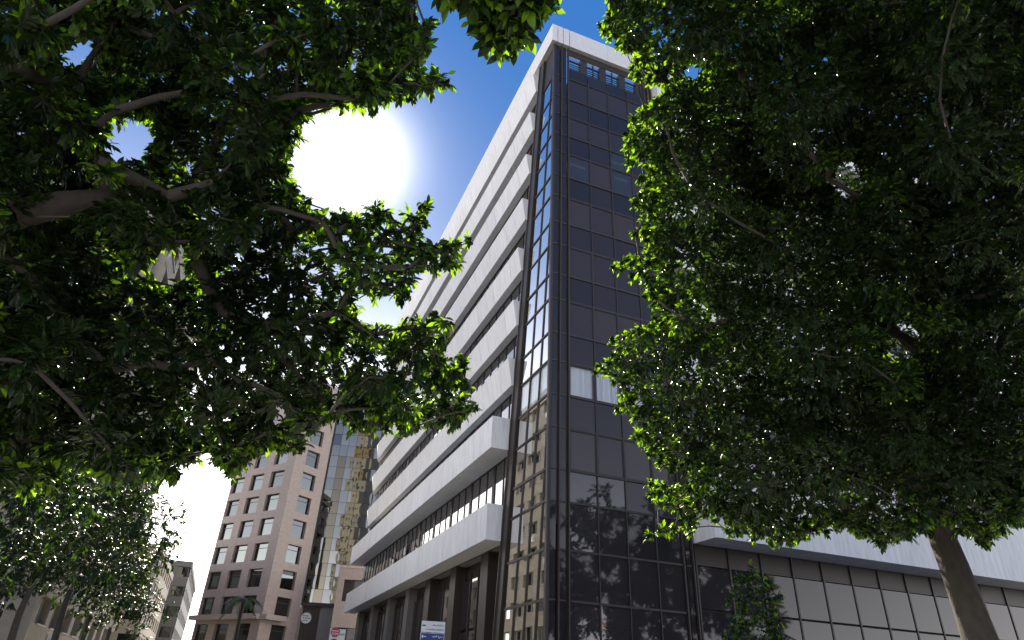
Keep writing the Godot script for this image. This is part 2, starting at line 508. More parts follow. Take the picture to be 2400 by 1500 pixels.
func rounded_end(front_t: float, front_b: float, h: float, radius: float) -> ArrayMesh:
	var st := st_new()
	var n := 8
	var inner := 0.42
	for i in n:
		var a0 := PI * 0.5 * i / n
		var a1 := PI * 0.5 * (i + 1) / n
		var p := []
		for a in [a0, a1]:
			var dirv := Vector3(-cos(a), 0, -sin(a))
			var c := Vector3(front_t + radius, 0, 0)
			var t: Vector3 = c + dirv * radius
			var b: Vector3 = c + dirv * (radius - (front_b - front_t))
			var q: Vector3 = c + dirv * (radius - inner - (front_b - front_t))
			p.append([t + Vector3.UP * h, b, q, q + Vector3.UP * h])
		quad(st, p[0][1], p[1][1], p[1][0], p[0][0])
		quad(st, p[0][2], p[1][2], p[1][1], p[0][1])
		quad(st, p[1][2], p[0][2], p[0][3], p[1][3])
		quad(st, p[0][0], p[1][0], p[1][3], p[0][3])
	st.generate_normals()
	return st.commit()

# ---------------------------------------------------------------- buildings at the end of the street
func wall_with_holes(parent: Node, called: String, m: Material, f: Transform3D, length: float, y0: float, y1: float, thick: float, xs: Array, ys: Array) -> void:
	var st := st_new()
	st.set_smooth_group(-1)
	var at := 0.0
	for w in xs + [[length, length]]:
		if w[0] - at > 0.01: st_box(st, Vector3(at, y0, -thick), Vector3(w[0], y1, 0))
		if w[1] > w[0]:
			var y := y0
			for v in ys + [[y1, y1]]:
				if v[0] - y > 0.01: st_box(st, Vector3(w[0], y, -thick), Vector3(w[1], v[0], -0.002))
				y = v[1]
		at = w[1]
	st.generate_normals()
	put(parent, called, st.commit(), m, f)

func build_pink() -> void:
	var d0 := 95.0
	var a0 := deg_to_rad(2.65)
	var corner := Vector3(d0 * sin(a0), 0, -d0 * cos(a0))
	var o := thing("pink_office_block", "pink stone block of square deep-set windows at the end of the street", "building", corner)
	var right := facade(corner, 55.0)
	var ys := []
	for k in range(11, -1, -1):
		var top := 31.6 - 3.3 * (k - 3)
		if top > 4.0 and top < 41.0: ys.append([top - 2.3, top])
	ys.sort_custom(func(a, b): return a[0] < b[0])
	var xr := [[1.84, 4.2]]
	wall_with_holes(o, "wall", M.pink, right, 5.87, 0.14, 42.0, 0.45, xr, ys)
	var left := facade(corner, 180.0 - 36.0)
	# the other facet runs back to the west: measure along it towards the corner
	var len_l := 13.2
	left.origin = corner + Vector3(sin(deg_to_rad(-36.0)), 0, -cos(deg_to_rad(-36.0))) * len_l
	var xl := [[len_l - 12.9, len_l - 10.25], [len_l - 8.75, len_l - 6.0], [len_l - 4.5, len_l - 1.75]]
	wall_with_holes(o, "wall", M.pink, left, len_l, 0.14, 42.0, 0.45, xl, ys)
	for side in [[right, xr], [left, xl]]:
		for w in side[1]:
			for v in ys:
				var f: Transform3D = side[0]
				var pane := fbx(o, "window", M.win_far[rng.randi() % 2] if v[0] > 16.0 else M.spandrel[0], f, w[0], w[1], v[0], v[1], -0.44, -0.40)
				pane.rotate_y(rng.randf_range(-0.012, 0.012))
				fbx(pane, "window_bar", M.metal_light, f, w[0], w[1], v[0] + 1.62, v[0] + 1.69, -0.40, -0.36)
				fbx(pane, "window_bar", M.metal_light, f, w[0], w[0] + 0.07, v[0], v[1], -0.40, -0.36)
				fbx(pane, "window_bar", M.metal_light, f, w[1] - 0.07, w[1], v[0], v[1], -0.40, -0.36)
	# open top-hung lights
	for v in [[ys.size() - 8, right, xr[0]], [ys.size() - 9, left, xl[2]]]:
		if v[0] >= 0 and v[0] < ys.size():
			var yy: Array = ys[v[0]]
			var q := fbx(o, "open_light", M.win_far[0], v[1], v[2][0] + 0.1, v[2][1] - 0.4, yy[0] + 0.1, yy[0] + 1.6, -0.2, -0.16)
			q.rotate_object_local(Vector3.RIGHT, -0.25)
	fbx(o, "coping", M.pink, right, -0.1, 5.9, 42.0, 42.5, -0.6, 0.12)
	fbx(o, "coping", M.pink, left, -0.1, len_l - 0.13, 42.0, 42.5, -0.6, 0.12)
	fbx(o, "ledge", M.pink, right, -0.2, 3.0, 8.9, 9.5, 0.02, 1.2)
	fbx(o, "ledge", M.pink, left, 0.0, len_l, 8.9, 9.5, 0.02, 1.2)
	fbx(o, "core", M.core, right, 1.0, 5.5, 0.2, 41.9, -9.0, -0.6)

	# glass tower
	var e := corner + Vector3(sin(deg_to_rad(55.0)), 0, -cos(deg_to_rad(55.0))) * 5.87
	var t := thing("mirror_glass_tower", "mirror glass curtain wall tower between two pink stone wings", "building", e)
	var f2 := facade(e, 105.0)
	fbx(t, "black_reveal", M.black_metal, f2, 0.0, 0.22, 11.6, 44.0, -0.5, 0.05)
	fbx(t, "core", M.core, f2, 0.3, 12.0, 0.14, 44.0, -9.0, -0.4)
	fbx(t, "soffit", M.black_metal, f2, 0.0, 12.0, 11.2, 11.58, -3.0, 0.0)
	var pw := 1.155
	var ph := 1.69
	for c in 10:
		for r in 19:
			var m: Material = M.tower[rng.randi() % 3]
			if c == 1 and r < 12: m = M.tower_warm
			if c in [3, 4] and r > 9 and r < 17 and rng.randf() < 0.3: m = M.tower_warm  # warm tint on these panes imitates a mirrored beige building
			var s0 := 0.25 + c * pw
			var y0 := 11.65 + r * ph
			var b := put(t, "glass_pane", pillow(pw - 0.04, ph - 0.04, rng.randf_range(0.0006, 0.003) * (1.4 if c in [2, 3, 4] else 0.5)), m, f2 * Transform3D(Basis.from_euler(Vector3(rng.randf_range(-0.005, 0.005), rng.randf_range(-0.006, 0.006), 0)), Vector3(s0 + 0.02, y0 + 0.02, 0.0)))
			if c == 0 and r == 13: b.rotate_object_local(Vector3.RIGHT, -0.06)
	fbx(t, "backing", M.black_metal, f2, 0.22, 12.0, 11.6, 44.0, -0.3, -0.1)
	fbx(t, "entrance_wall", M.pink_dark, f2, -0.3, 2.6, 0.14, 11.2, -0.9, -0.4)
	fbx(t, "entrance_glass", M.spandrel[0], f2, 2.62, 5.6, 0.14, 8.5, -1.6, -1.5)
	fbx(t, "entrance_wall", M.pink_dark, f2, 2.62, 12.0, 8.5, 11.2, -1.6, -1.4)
	# round plate on the entrance wall
	var disc := CylinderMesh.new()
	disc.top_radius = 0.66
	disc.bottom_radius = 0.66
	disc.height = 0.08
	disc.radial_segments = 40
	var plate_at := f2 * Vector3(0.95, 9.75, -0.3)
	var pl := thing("round_sign", "round white sign plate with dark lettering over the tower entrance", "sign", plate_at)
	put(pl, "plate", disc, M.sign_white, Transform3D(f2.basis * Basis(Vector3.RIGHT, PI / 2), plate_at))
	for k in 3:
		for l in 3 + (k % 2):
			var w := 0.16
			fbx(pl, "lettering", M.ink, f2, 0.52 + l * 0.24, 0.52 + l * 0.24 + w, 9.96 - k * 0.28, 10.08 - k * 0.28, -0.255, -0.245)

	# low pink wing nearer the banded building
	var wa := deg_to_rad(7.85)
	var wb := Vector3(92.0 * sin(wa), 0, -92.0 * cos(wa))
	var g := thing("pink_stone_wing", "low pink stone wing beside the banded building's far end", "building", wb)
	var f3 := facade(wb, 105.0)
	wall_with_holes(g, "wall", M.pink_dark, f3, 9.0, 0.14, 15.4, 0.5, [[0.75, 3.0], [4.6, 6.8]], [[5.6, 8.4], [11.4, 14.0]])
	fbx(g, "core", M.core, f3, 0.1, 9.0, 0.14, 15.2, -5.0, -0.6)
	for w in [[0.75, 3.0], [4.6, 6.8]]:
		for v in [[5.6, 8.4], [11.4, 14.0]]:
			fbx(g, "window", M.spandrel[0], f3, w[0], w[1], v[0], v[1], -0.48, -0.44)
	fbx(g, "coping", M.pink, f3, -0.05, 9.0, 15.4, 15.7, -0.6, 0.08)

func pillow(w: float, h: float, bulge: float) -> ArrayMesh:
	# a pane of mirror glass that is bowed a little between its fixings
	var st := st_new()
	st.set_smooth_group(0)
	var n := 6
	for i in n:
		for j in n:
			var c := []
			for q in [[i, j], [i + 1, j], [i + 1, j + 1], [i, j + 1]]:
				var u: float = float(q[0]) / n
				var v: float = float(q[1]) / n
				c.append(Vector3(u * w, v * h, bulge * sin(PI * u) * sin(PI * v)))
			quad(st, c[3], c[2], c[1], c[0])
	st.index()
	st.generate_normals()
	return st.commit()

func build_opposite() -> void:
	# across the street: its front is what the leaning bay and the ribbon windows mirror
	var o := thing("beige_apartment_building", "beige apartment building with rows of windows across the street behind the boughs", "building", Vector3(-10.5, 0, -66))
	bx(o, "core", M.core, -24.0, -11.2, 0.14, 36.8, -88.0, -50.0)
	for f in 11:
		var y := 3.6 + f * 3.05
		bx(o, "wall_band", M.beige, -11.2, -10.5, y - 0.7, y + 0.75, -88.0, -50.0)
		for k in 9:
			var z := -50.0 - k * 4.2
			bx(o, "pier", M.beige, -11.2, -10.55, y + 0.75, y + 2.35, z - 1.3, z)
			var wn := bx(o, "window", M.win_far[k % 2], -11.15, -11.1, y + 0.75, y + 2.35, z - 4.2, z - 1.3)
			for q in [z - 4.17, z - 2.78, z - 1.37]:
				bx(wn, "window_bar", M.sign_white, -11.1, -11.04, y + 0.77, y + 2.33, q - 0.03, q + 0.04)
			bx(wn, "sill", M.kerb, -11.1, -10.38, y + 0.70, y + 0.78, z - 4.15, z - 1.35)
			if (k * 7 + f * 5) % 6 == 1:
				bx(o, "cooler", M.sign_white, -10.48, -10.1, y - 0.2, y + 0.42, z - 2.6, z - 1.7)
		bx(o, "end_wall", M.beige, -24.0, -11.2, y - 0.7, y + 2.35, -50.0, -49.7)
	bx(o, "parapet", M.beige, -24.0, -10.4, 36.8, 37.8, -88.0, -49.65)
	bx(o, "stair_house", M.beige, -20.0, -12.5, 37.8, 40.6, -66.0, -58.0)

# plain blocks added to shut off the bright horizon and darken shopfront reflections
func far_block(called: String, label: String, m: Material, x0: float, x1: float, z0: float, z1: float, floors: int) -> void:
	var o := thing(called, label, "building", Vector3((x0 + x1) * 0.5, 0, (z0 + z1) * 0.5), "added low blocks beyond the far pavement")
	var h := 0.14 + floors * 3.1
	bx(o, "core", M.core, x0 + 0.4, x1 - 0.4, 0.14, h, z0 + 0.4, z1 - 0.4)
	for f in floors:
		var y := 0.14 + f * 3.1
		bx(o, "wall_band", m, x0, x1, y, y + 1.5, z0, z1)
		var n := int((z1 - z0) / 3.6)
		for k in n + 1:
			var z := z0 + (z1 - z0) * k / (n + 1.0)
			bx(o, "pier", m, x1 - 0.36, x1 - 0.03, y + 1.5, y + 3.1, z, z + 1.5)
			bx(o, "window", M.win_far[k % 2], x1 - 0.34, x1 - 0.3, y + 1.5, y + 3.1, z + 1.5, z + (z1 - z0) / (n + 1.0))
		n = int((x1 - x0) / 3.6)
		for k in n + 1:
			var x := x0 + (x1 - x0) * k / (n + 1.0)
			bx(o, "pier", m, x, x + 1.5, y + 1.5, y + 3.1, z1 - 0.36, z1 - 0.03)
			bx(o, "window", M.win_far[k % 2], x + 1.5, x + (x1 - x0) / (n + 1.0), y + 1.5, y + 3.1, z1 - 0.34, z1 - 0.3)
	bx(o, "parapet", m, x0 - 0.1, x1 + 0.1, h, h + 0.9, z0 - 0.1, z1 + 0.1)

func build_behind() -> void:
	far_block("added_block", "low beige block added beyond the shade trees, beside the pink stone block", M.beige, -30.0, -9.0, -124.0, -96.0, 5)
	far_block("added_block", "low grey block added beyond the low beige block", M.grey_wall, -32.0, -7.0, -168.0, -130.0, 6)
	far_block("added_block", "long low cream block added behind the beige apartment building", M.cream, -62.0, -34.0, -130.0, -60.0, 6)
	far_block("added_block", "squat four-storey beige block added behind the shade trees", M.beige, -44.0, -24.5, -40.0, -14.0, 4)
	# a slim sunlit tower far down the side street: the mirror glass at the street's end shows it
	var tw := thing("cream_apartment_tower", "slim cream apartment tower, seen mirrored in the curtain wall", "building", Vector3(-26, 0, 4))
	bx(tw, "core", M.core, -27.6, -23.4, 0.14, 74.0, 0.6, 9.0)
	for f in 23:
		var y := 2.0 + f * 3.2
		bx(tw, "wall_band", M.cream, -27.8, -23.2, y, y + 2.0, 0.0, 0.6)
		for x in [-27.8, -26.0, -24.2]:
			bx(tw, "pier", M.cream, x, x + 1.0, y + 2.0, y + 3.2, 0.05, 0.6)
	# tree row added behind the viewer to darken what the glass front mirrors
	tree_row("added_mirror_tree", "tall leafy tree added out of view so the glass front mirrors dark leaves", "added trees across from the glass front", 9, Vector3(5.0, 0.14, 9.5), Vector3(5.6, 0, 0), Vector3(4.2, 9.5, 3.4), 12.5, 64, 0.42, 17.0, 0.3)
	# trees added along the far pavement to dim the street and lower floors
	tree_row("added_shade_tree", "round-headed tree added on the far pavement to shade the street", "added shade trees on the far pavement", 6, Vector3(-6.9, 0.14, -15.5), Vector3(0.1, 0, -7.0), Vector3(3.0, 3.6, 3.0), 7.2, 40, 0.15, 6.2, 0.16)

func tree_row(called: String, label: String, group: String, n: int, from: Vector3, step: Vector3, size: Vector3, mid: float, clump_n: int, leaf: float, density: float, trunk_r: float) -> void:
	var first: Node3D = null
	for k in n:
		var at := from + step * k + Vector3(0, 0, 0.8 * sin(k * 2.1))
		if first == null:
			var b := []
			for i in clump_n:
				var u := Vector3(rng.randfn(), rng.randfn(), rng.randfn()).limit_length(1.7) / 1.7
				b.append({"c": at + Vector3(u.x * size.x, mid + u.y * size.y, u.z * size.z), "r": rng.randf_range(0.28, 0.42) * size.x, "edge": false, "k": 1.0})
			first = make_tree(called, label, at, at + Vector3(0, mid - size.y * 0.75, 0), b, leaf, density, 91 + n, trunk_r, group)
		else:
			var c := first.duplicate() as Node3D
			c.name = numbered(called)
			add_child(c)
			c.position = at
			c.rotation.y = k * 1.3
			c.scale = Vector3.ONE * rng.randf_range(0.9, 1.1)

# ---------------------------------------------------------------- signs
func strokes(parent: Node, called: String, m: Material, lines: Array, at: Transform3D, s: float, thick: float) -> void:
	for l in lines:
		var st := st_new()
		for i in l.size() - 1:
			var a := Vector2(l[i][0], l[i][1]) * s
			var b := Vector2(l[i + 1][0], l[i + 1][1]) * s
			var n := (b - a).normalized().orthogonal() * thick
			var e := (b - a).normalized() * thick * 0.6
			quad(st, Vector3(a.x - e.x - n.x, a.y - e.y - n.y, 0), Vector3(b.x + e.x - n.x, b.y + e.y - n.y, 0), Vector3(b.x + e.x + n.x, b.y + e.y + n.y, 0), Vector3(a.x - e.x + n.x, a.y - e.y + n.y, 0))
		st.generate_normals()
		put(parent, called, st.commit(), m, at)

func words(parent: Node, text: String, m: Material, at: Transform3D, height: float) -> void:
	var t := TextMesh.new()
	var f := SystemFont.new()
	f.font_names = PackedStringArray(["Droid Sans"])
	f.font_weight = 700
	t.font = f
	t.text = text
	t.font_size = 32
	t.pixel_size = height / 32.0
	t.depth = 0.004
	put(parent, "lettering", t, m, at)

func build_signs() -> void:
	# road sign with two boards
	var a := deg_to_rad(15.75)
	var c := Vector3(27.5 * sin(a), 0, -27.5 * cos(a))
	var o := thing("direction_sign", "white over blue direction boards with an arrow, on a steel post", "sign", c)
	var f := facade(c, 90.0 + 8.0)
	var st := st_new()
	tube(st, [Vector3(0, 0.1, -0.08), Vector3(0, 4.0, -0.08)], [0.04, 0.04], 10)
	st.generate_normals()
	put(o, "post", st.commit(), M.steel, f)
	var w := 0.45
	fbx(o, "board", M.sign_white, f, -w, w, 3.66, 4.04, -0.03, 0.0)
	fbx(o, "board", M.sign_white, f, -w, w, 3.22, 3.635, -0.03, 0.0)
	fbx(o, "board_face", M.sign_blue, f, -w + 0.015, w - 0.015, 3.235, 3.62, 0.0, 0.004)
	words(o, "St. GEORGES HOSPITAL", M.ink, f * Transform3D(Basis.IDENTITY, Vector3(0.07, 3.755, 0.004)), 0.062)
	fbx(o, "bed_symbol", M.ink, f, -0.42, -0.29, 3.86, 3.905, 0.0, 0.004)
	# Arabic lines drawn as strokes, right to left
	var ar1 := [[[8, 1.2], [7.4, 0.6], [6.2, 0.5], [5.9, 1.0]], [[5.5, 0.5], [5.4, 1.9]], [[5.1, 0.6], [4.5, 0.5], [4.3, 1.2], [3.8, 0.5], [3.2, 0.6]], [[2.7, 1.9], [2.6, 0.6], [1.9, 0.5], [1.7, 1.0], [1.2, 0.5]], [[0.7, 0.8], [0.3, 0.4], [-0.3, 0.5]], [[-0.8, 0.5], [-0.8, 1.8]], [[-1.2, 0.6], [-1.8, 1.1], [-2.2, 0.5], [-2.8, 0.7]]]
	strokes(o, "lettering", M.ink, ar1, f * Transform3D(Basis.IDENTITY, Vector3(0.07, 3.87, 0.005)), 0.04, 0.008)
	words(o, "Bourj Hammoud", M.sign_white, f * Transform3D(Basis.IDENTITY, Vector3(0.10, 3.33, 0.008)), 0.085)
	var ar2 := [[[8, 0.8], [7.6, 0.4], [6.9, 0.5]], [[6.2, 0.9], [5.8, 0.1], [5.3, -0.2]], [[4.9, 1.0], [4.2, 1.1], [4.6, 0.2], [5.0, -0.5]], [[3.2, 1.3], [2.5, 1.2], [2.9, 0.5], [2.2, 0.5], [1.8, 0.9], [1.4, 0.5], [0.9, 0.9], [0.5, 0.0]], [[0.0, 1.0], [-0.3, 0.4], [-0.9, 0.4]]]
	strokes(o, "lettering", M.sign_white, ar2, f * Transform3D(Basis.IDENTITY, Vector3(0.03, 3.49, 0.009)), 0.045, 0.009)
	strokes(o, "arrow", M.sign_white, [[[-1.2, 0], [1.2, 0]], [[-0.5, 0.8], [-1.3, 0], [-0.5, -0.8]]], f * Transform3D(Basis.IDENTITY, Vector3(-0.33, 3.50, 0.009)), 0.06, 0.014)

	# white board with a red octagon and a blue disc
	a = deg_to_rad(8.45)
	c = Vector3(42.0 * sin(a), 0, -42.0 * cos(a))
	o = thing("traffic_sign_board", "white board carrying a red octagon and a blue round sign", "sign", c)
	f = facade(c, 100.0)
	st = st_new()
	for x in [-0.3, 0.3]:
		tube(st, [Vector3(x, 0.1, -0.1), Vector3(x, 4.5, -0.1)], [0.03, 0.03], 8)
	st.generate_normals()
	put(o, "post", st.commit(), M.steel, f)
	fbx(o, "board", M.sign_white, f, -0.42, 0.43, 3.4, 4.62, -0.06, -0.02)
	var oct := PackedVector2Array()
	for k in 8: oct.append(Vector2(cos(TAU * (k + 0.5) / 8), sin(TAU * (k + 0.5) / 8)) * 0.27)
	put(o, "red_octagon", prism(oct, Vector3.RIGHT, Vector3.UP, Vector3.FORWARD, 0.03), M.sign_red, f * Transform3D(Basis.IDENTITY, Vector3(-0.14, 4.45, 0.02)))
	words(o, "STOP", M.sign_white, f * Transform3D(Basis.IDENTITY, Vector3(-0.14, 4.36, 0.026)), 0.16)
	fbx(o, "white_bar", M.sign_white, f, -0.34, 0.06, 4.49, 4.53, 0.02, 0.026)
	words(o, "ANT", M.ink, f * Transform3D(Basis.IDENTITY, Vector3(0.26, 4.35, -0.01)), 0.13)
	var d := CylinderMesh.new()
	d.top_radius = 0.26
	d.bottom_radius = 0.26
	d.height = 0.03
	put(o, "blue_disc", d, M.sign_blue, f * Transform3D(Basis(Vector3.RIGHT, PI / 2), Vector3(-0.14, 3.86, 0.0)))
	strokes(o, "arrow", M.sign_white, [[[0, -1.6], [0, 1.2]], [[-0.8, 0.4], [0, 1.3], [0.8, 0.4]]], f * Transform3D(Basis.IDENTITY, Vector3(-0.14, 3.86, 0.018)), 0.11, 0.03)

# ---------------------------------------------------------------- trees
func leaf_mesh() -> ArrayMesh:
	var st := st_new()
	st.set_smooth_group(0)
	var ts := [0.0, 0.2, 0.42, 0.66, 0.86, 1.0]
	var ws := [0.015, 0.145, 0.215, 0.18, 0.08, 0.0]
	var rowsv := []
	for i in ts.size():
		var t: float = ts[i]
		var z := -0.16 * t * t
		rowsv.append([Vector3(-ws[i], t, z + ws[i] * 0.35), Vector3(0, t, z), Vector3(ws[i], t, z + ws[i] * 0.35)])
	for i in ts.size() - 1:
		for k in 2:
			quad(st, rowsv[i][k], rowsv[i + 1][k], rowsv[i + 1][k + 1], rowsv[i][k + 1])
	st.index()
	st.generate_normals()
	return st.commit()

func twig_mesh() -> ArrayMesh:
	var st := st_new()
	tube(st, [Vector3.ZERO, Vector3(0, 0.5, 0), Vector3(0, 1, 0)], [0.016, 0.012, 0.005], 4)
	st.generate_normals()
	return st.commit()

func edge_distance(p: Vector2, poly: PackedVector2Array) -> float:
	var best := 1e9
	for i in poly.size():
		var q := Geometry2D.get_closest_point_to_segment(p, poly[i], poly[(i + 1) % poly.size()])
		best = minf(best, p.distance_to(q))
	return best

# clumps of a crown: the traced outline gives directions, the distances come from the size its leaves have in the picture
func clumps(outline: Array, near: float, far: float, rmin: float, rmax: float, tries: int, seed_: int, holes := [], over := 16.0) -> Array:
	var r := RandomNumberGenerator.new()
	r.seed = seed_
	var poly := PackedVector2Array()
	for i in range(0, outline.size(), 2): poly.append(Vector2(outline[i], outline[i + 1]))
	var lo := poly[0]
	var hi := poly[0]
	for p in poly:
		lo = lo.min(p)
		hi = hi.max(p)
	var n := FastNoiseLite.new()
	n.seed = seed_
	n.frequency = 0.004
	var out := []
	for k in tries:
		var p := Vector2(r.randf_range(lo.x, hi.x), r.randf_range(lo.y, hi.y))
		if not Geometry2D.is_point_in_polygon(p, poly): continue
		var gap := false
		for h in holes:
			if p.distance_to(Vector2(h[0], h[1])) < h[2] + 6.0: gap = true
		if gap: continue
		var ed := edge_distance(p, poly)
		for h in holes: ed = minf(ed, p.distance_to(Vector2(h[0], h[1])) - h[2])
		if ed < over and r.randf() < 0.85: continue
		var rad := clampf(ed - over * 0.35, rmin, rmax) * r.randf_range(0.8, 1.0)
		var full := false
		for c in out:
			if c.p.distance_to(p) < 0.5 * minf(rad, c.rp) + 0.16 * maxf(rad, c.rp):
				full = true
				break
		if full: continue
		var d := lerpf(near, far, clampf(0.5 + n.get_noise_2d(p.x, p.y) * 0.9 + r.randf_range(-0.25, 0.25), 0, 1))
		out.append({"p": p, "rp": rad, "c": EYE + ray(p.x, p.y) * d, "r": rad / PHOTO_F * d, "edge": ed < 70.0, "d": d, "k": 0.42 if p.x > 690.0 and p.x < 1075.0 and p.y > 430.0 and p.y < 735.0 else 1.0})
	return out

func make_tree(called: String, label: String, base: Vector3, crown_at: Vector3, blobs: Array, leaf_len: float, density: float, seed_: int, trunk_r: float, group := "") -> Node3D:
	var r := RandomNumberGenerator.new()
	r.seed = seed_
	var o := thing(called, label, "tree", base, group)
	# trunk
	var st := st_new()
	var pts := [base]
	var rad := [trunk_r * 1.5]
	for k in range(1, 25):
		var t := k / 24.0
		pts.append(base.lerp(crown_at, t) + Vector3(sin(t * 5.0 + seed_) * 0.08, 0, cos(t * 4.0) * 0.07) * minf(1.0, (1.0 - t) * 5.0))
		rad.append(trunk_r * (1.1 - 0.5 * t))
	tube(st, pts, rad, 28, 0.05)
	st.generate_normals()
	put(o, "trunk", st.commit(), M.bark)
	# limbs reach every clump along the shortest chain back to the fork
	var nodes := [crown_at]
	var parent_of := [-1]
	var left := blobs.duplicate()
	left.sort_custom(func(a, b): return a.c.distance_to(crown_at) < b.c.distance_to(crown_at))
	var kids := [0]
	for b in left:
		var best := 0
		var bd := 1e9
		for i in nodes.size():
			var dd: float = nodes[i].distance_to(b.c) + nodes[i].distance_to(crown_at) * 0.35
			if dd < bd:
				bd = dd
				best = i
		nodes.append(b.c)
		parent_of.append(best)
		kids.append(0)
	for i in range(nodes.size() - 1, 0, -1):
		kids[parent_of[i]] += 1 + kids[i]
	for i in range(1, nodes.size()):
		var a: Vector3 = nodes[parent_of[i]]
		var b: Vector3 = nodes[i]
		var ra := clampf(0.0035 * sqrt(kids[i] + 1.0) + 0.002, 0.004, trunk_r * 0.45)
		st = st_new()
		var mid := (a + b) * 0.5 + Vector3(r.randf_range(-1, 1), r.randf_range(-0.2, 1), r.randf_range(-1, 1)) * a.distance_to(b) * 0.08
		tube(st, [a, mid, b], [ra * 1.15, ra, ra * 0.75], 6)
		st.generate_normals()
		put(o, "branch", st.commit(), M.bark)
	# leaves on twigs
	var lm := leaf_mesh()
	var buf := [PackedFloat32Array(), PackedFloat32Array(), PackedFloat32Array()]
	var tw := PackedFloat32Array()
	var singles := []
	for b in blobs:
		var R: float = maxf(b.r - leaf_len * 1.1, leaf_len * 0.35)
		var area: float = b.r * b.r
		var per := 9
		var n := int(density * b.k * area / (leaf_len * leaf_len) / per) + 3
		for k in n:
			var d := Vector3(r.randfn(), r.randfn(), r.randfn()).normalized()
			var q: Vector3 = b.c + d * R * pow(r.randf(), 0.42)
			var dirv := (d * 0.9 + Vector3(r.randf_range(-0.6, 0.6), r.randf_range(-0.7, 0.35), r.randf_range(-0.6, 0.6))).normalized()
			var L := leaf_len * r.randf_range(1.5, 2.9)
			var start := q - dirv * L * 0.6
			var side := dirv.cross(Vector3.UP)
			side = Vector3.RIGHT if side.length() < 0.1 else side.normalized()
			var nrm := side.cross(dirv).normalized()
			tw.append_array(row_of(Basis(side * leaf_len, dirv * L, nrm * leaf_len), start))
			for j in per:
				var t := 0.12 + 0.88 * (j + r.randf() * 0.5) / per
				var s := 1.0 if j % 2 else -1.0
				var spread := lerpf(1.1, 0.25, t)
				var ld := (dirv + side * s * spread + nrm * r.randf_range(-0.35, 0.45) + Vector3.DOWN * r.randf_range(0.0, 0.45)).normalized()
				var up := (nrm + Vector3(r.randf_range(-0.7, 0.7), r.randf_range(0.0, 0.6), r.randf_range(-0.7, 0.7))).normalized()
				var xx := ld.cross(up)
				if xx.length() < 0.05: xx = side
				xx = xx.normalized()
				var zz := xx.cross(ld)
				var sz := leaf_len * (0.55 + 0.75 * sqrt(r.randf()))
				var bs := Basis(xx * sz, ld * sz, zz * sz)
				var at := start + dirv * L * t
				var which := 2 if b.edge and t > 0.6 and r.randf() < 0.55 else (1 if r.randf() < (0.5 if b.edge else 0.25) else 0)  # bright leaf only on outer tips, dark inside: rim light painted by material
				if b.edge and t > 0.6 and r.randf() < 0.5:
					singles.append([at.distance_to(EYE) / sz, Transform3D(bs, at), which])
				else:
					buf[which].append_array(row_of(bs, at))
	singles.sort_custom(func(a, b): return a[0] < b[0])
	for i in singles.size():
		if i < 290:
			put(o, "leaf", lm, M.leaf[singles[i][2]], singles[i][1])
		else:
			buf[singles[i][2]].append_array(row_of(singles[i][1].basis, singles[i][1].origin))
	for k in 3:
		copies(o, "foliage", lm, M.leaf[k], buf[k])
	copies(o, "twigs", twig_mesh(), M.bark, tw)
	print(called, " clumps ", blobs.size(), " leaves ", (buf[0].size() + buf[1].size() + buf[2].size()) / 12)
	return o

func row_of(b: Basis, p: Vector3) -> PackedFloat32Array:
	return PackedFloat32Array([b.x.x, b.y.x, b.z.x, p.x, b.x.y, b.y.y, b.z.y, p.y, b.x.z, b.y.z, b.z.z, p.z])

func copies(parent: Node3D, called: String, mesh: Mesh, m: Material, rows_: PackedFloat32Array) -> void:
	var mm := MultiMesh.new()
	mm.transform_format = MultiMesh.TRANSFORM_3D
	mm.mesh = mesh
	mm.instance_count = rows_.size() / 12
	mm.buffer = rows_
	var o := MultiMeshInstance3D.new()
	o.name = called
	o.multimesh = mm
	o.material_override = m
	parent.add_child(o, true)
	o.transform = world_of(parent).affine_inverse()
	o.set_meta("kind", "stuff")

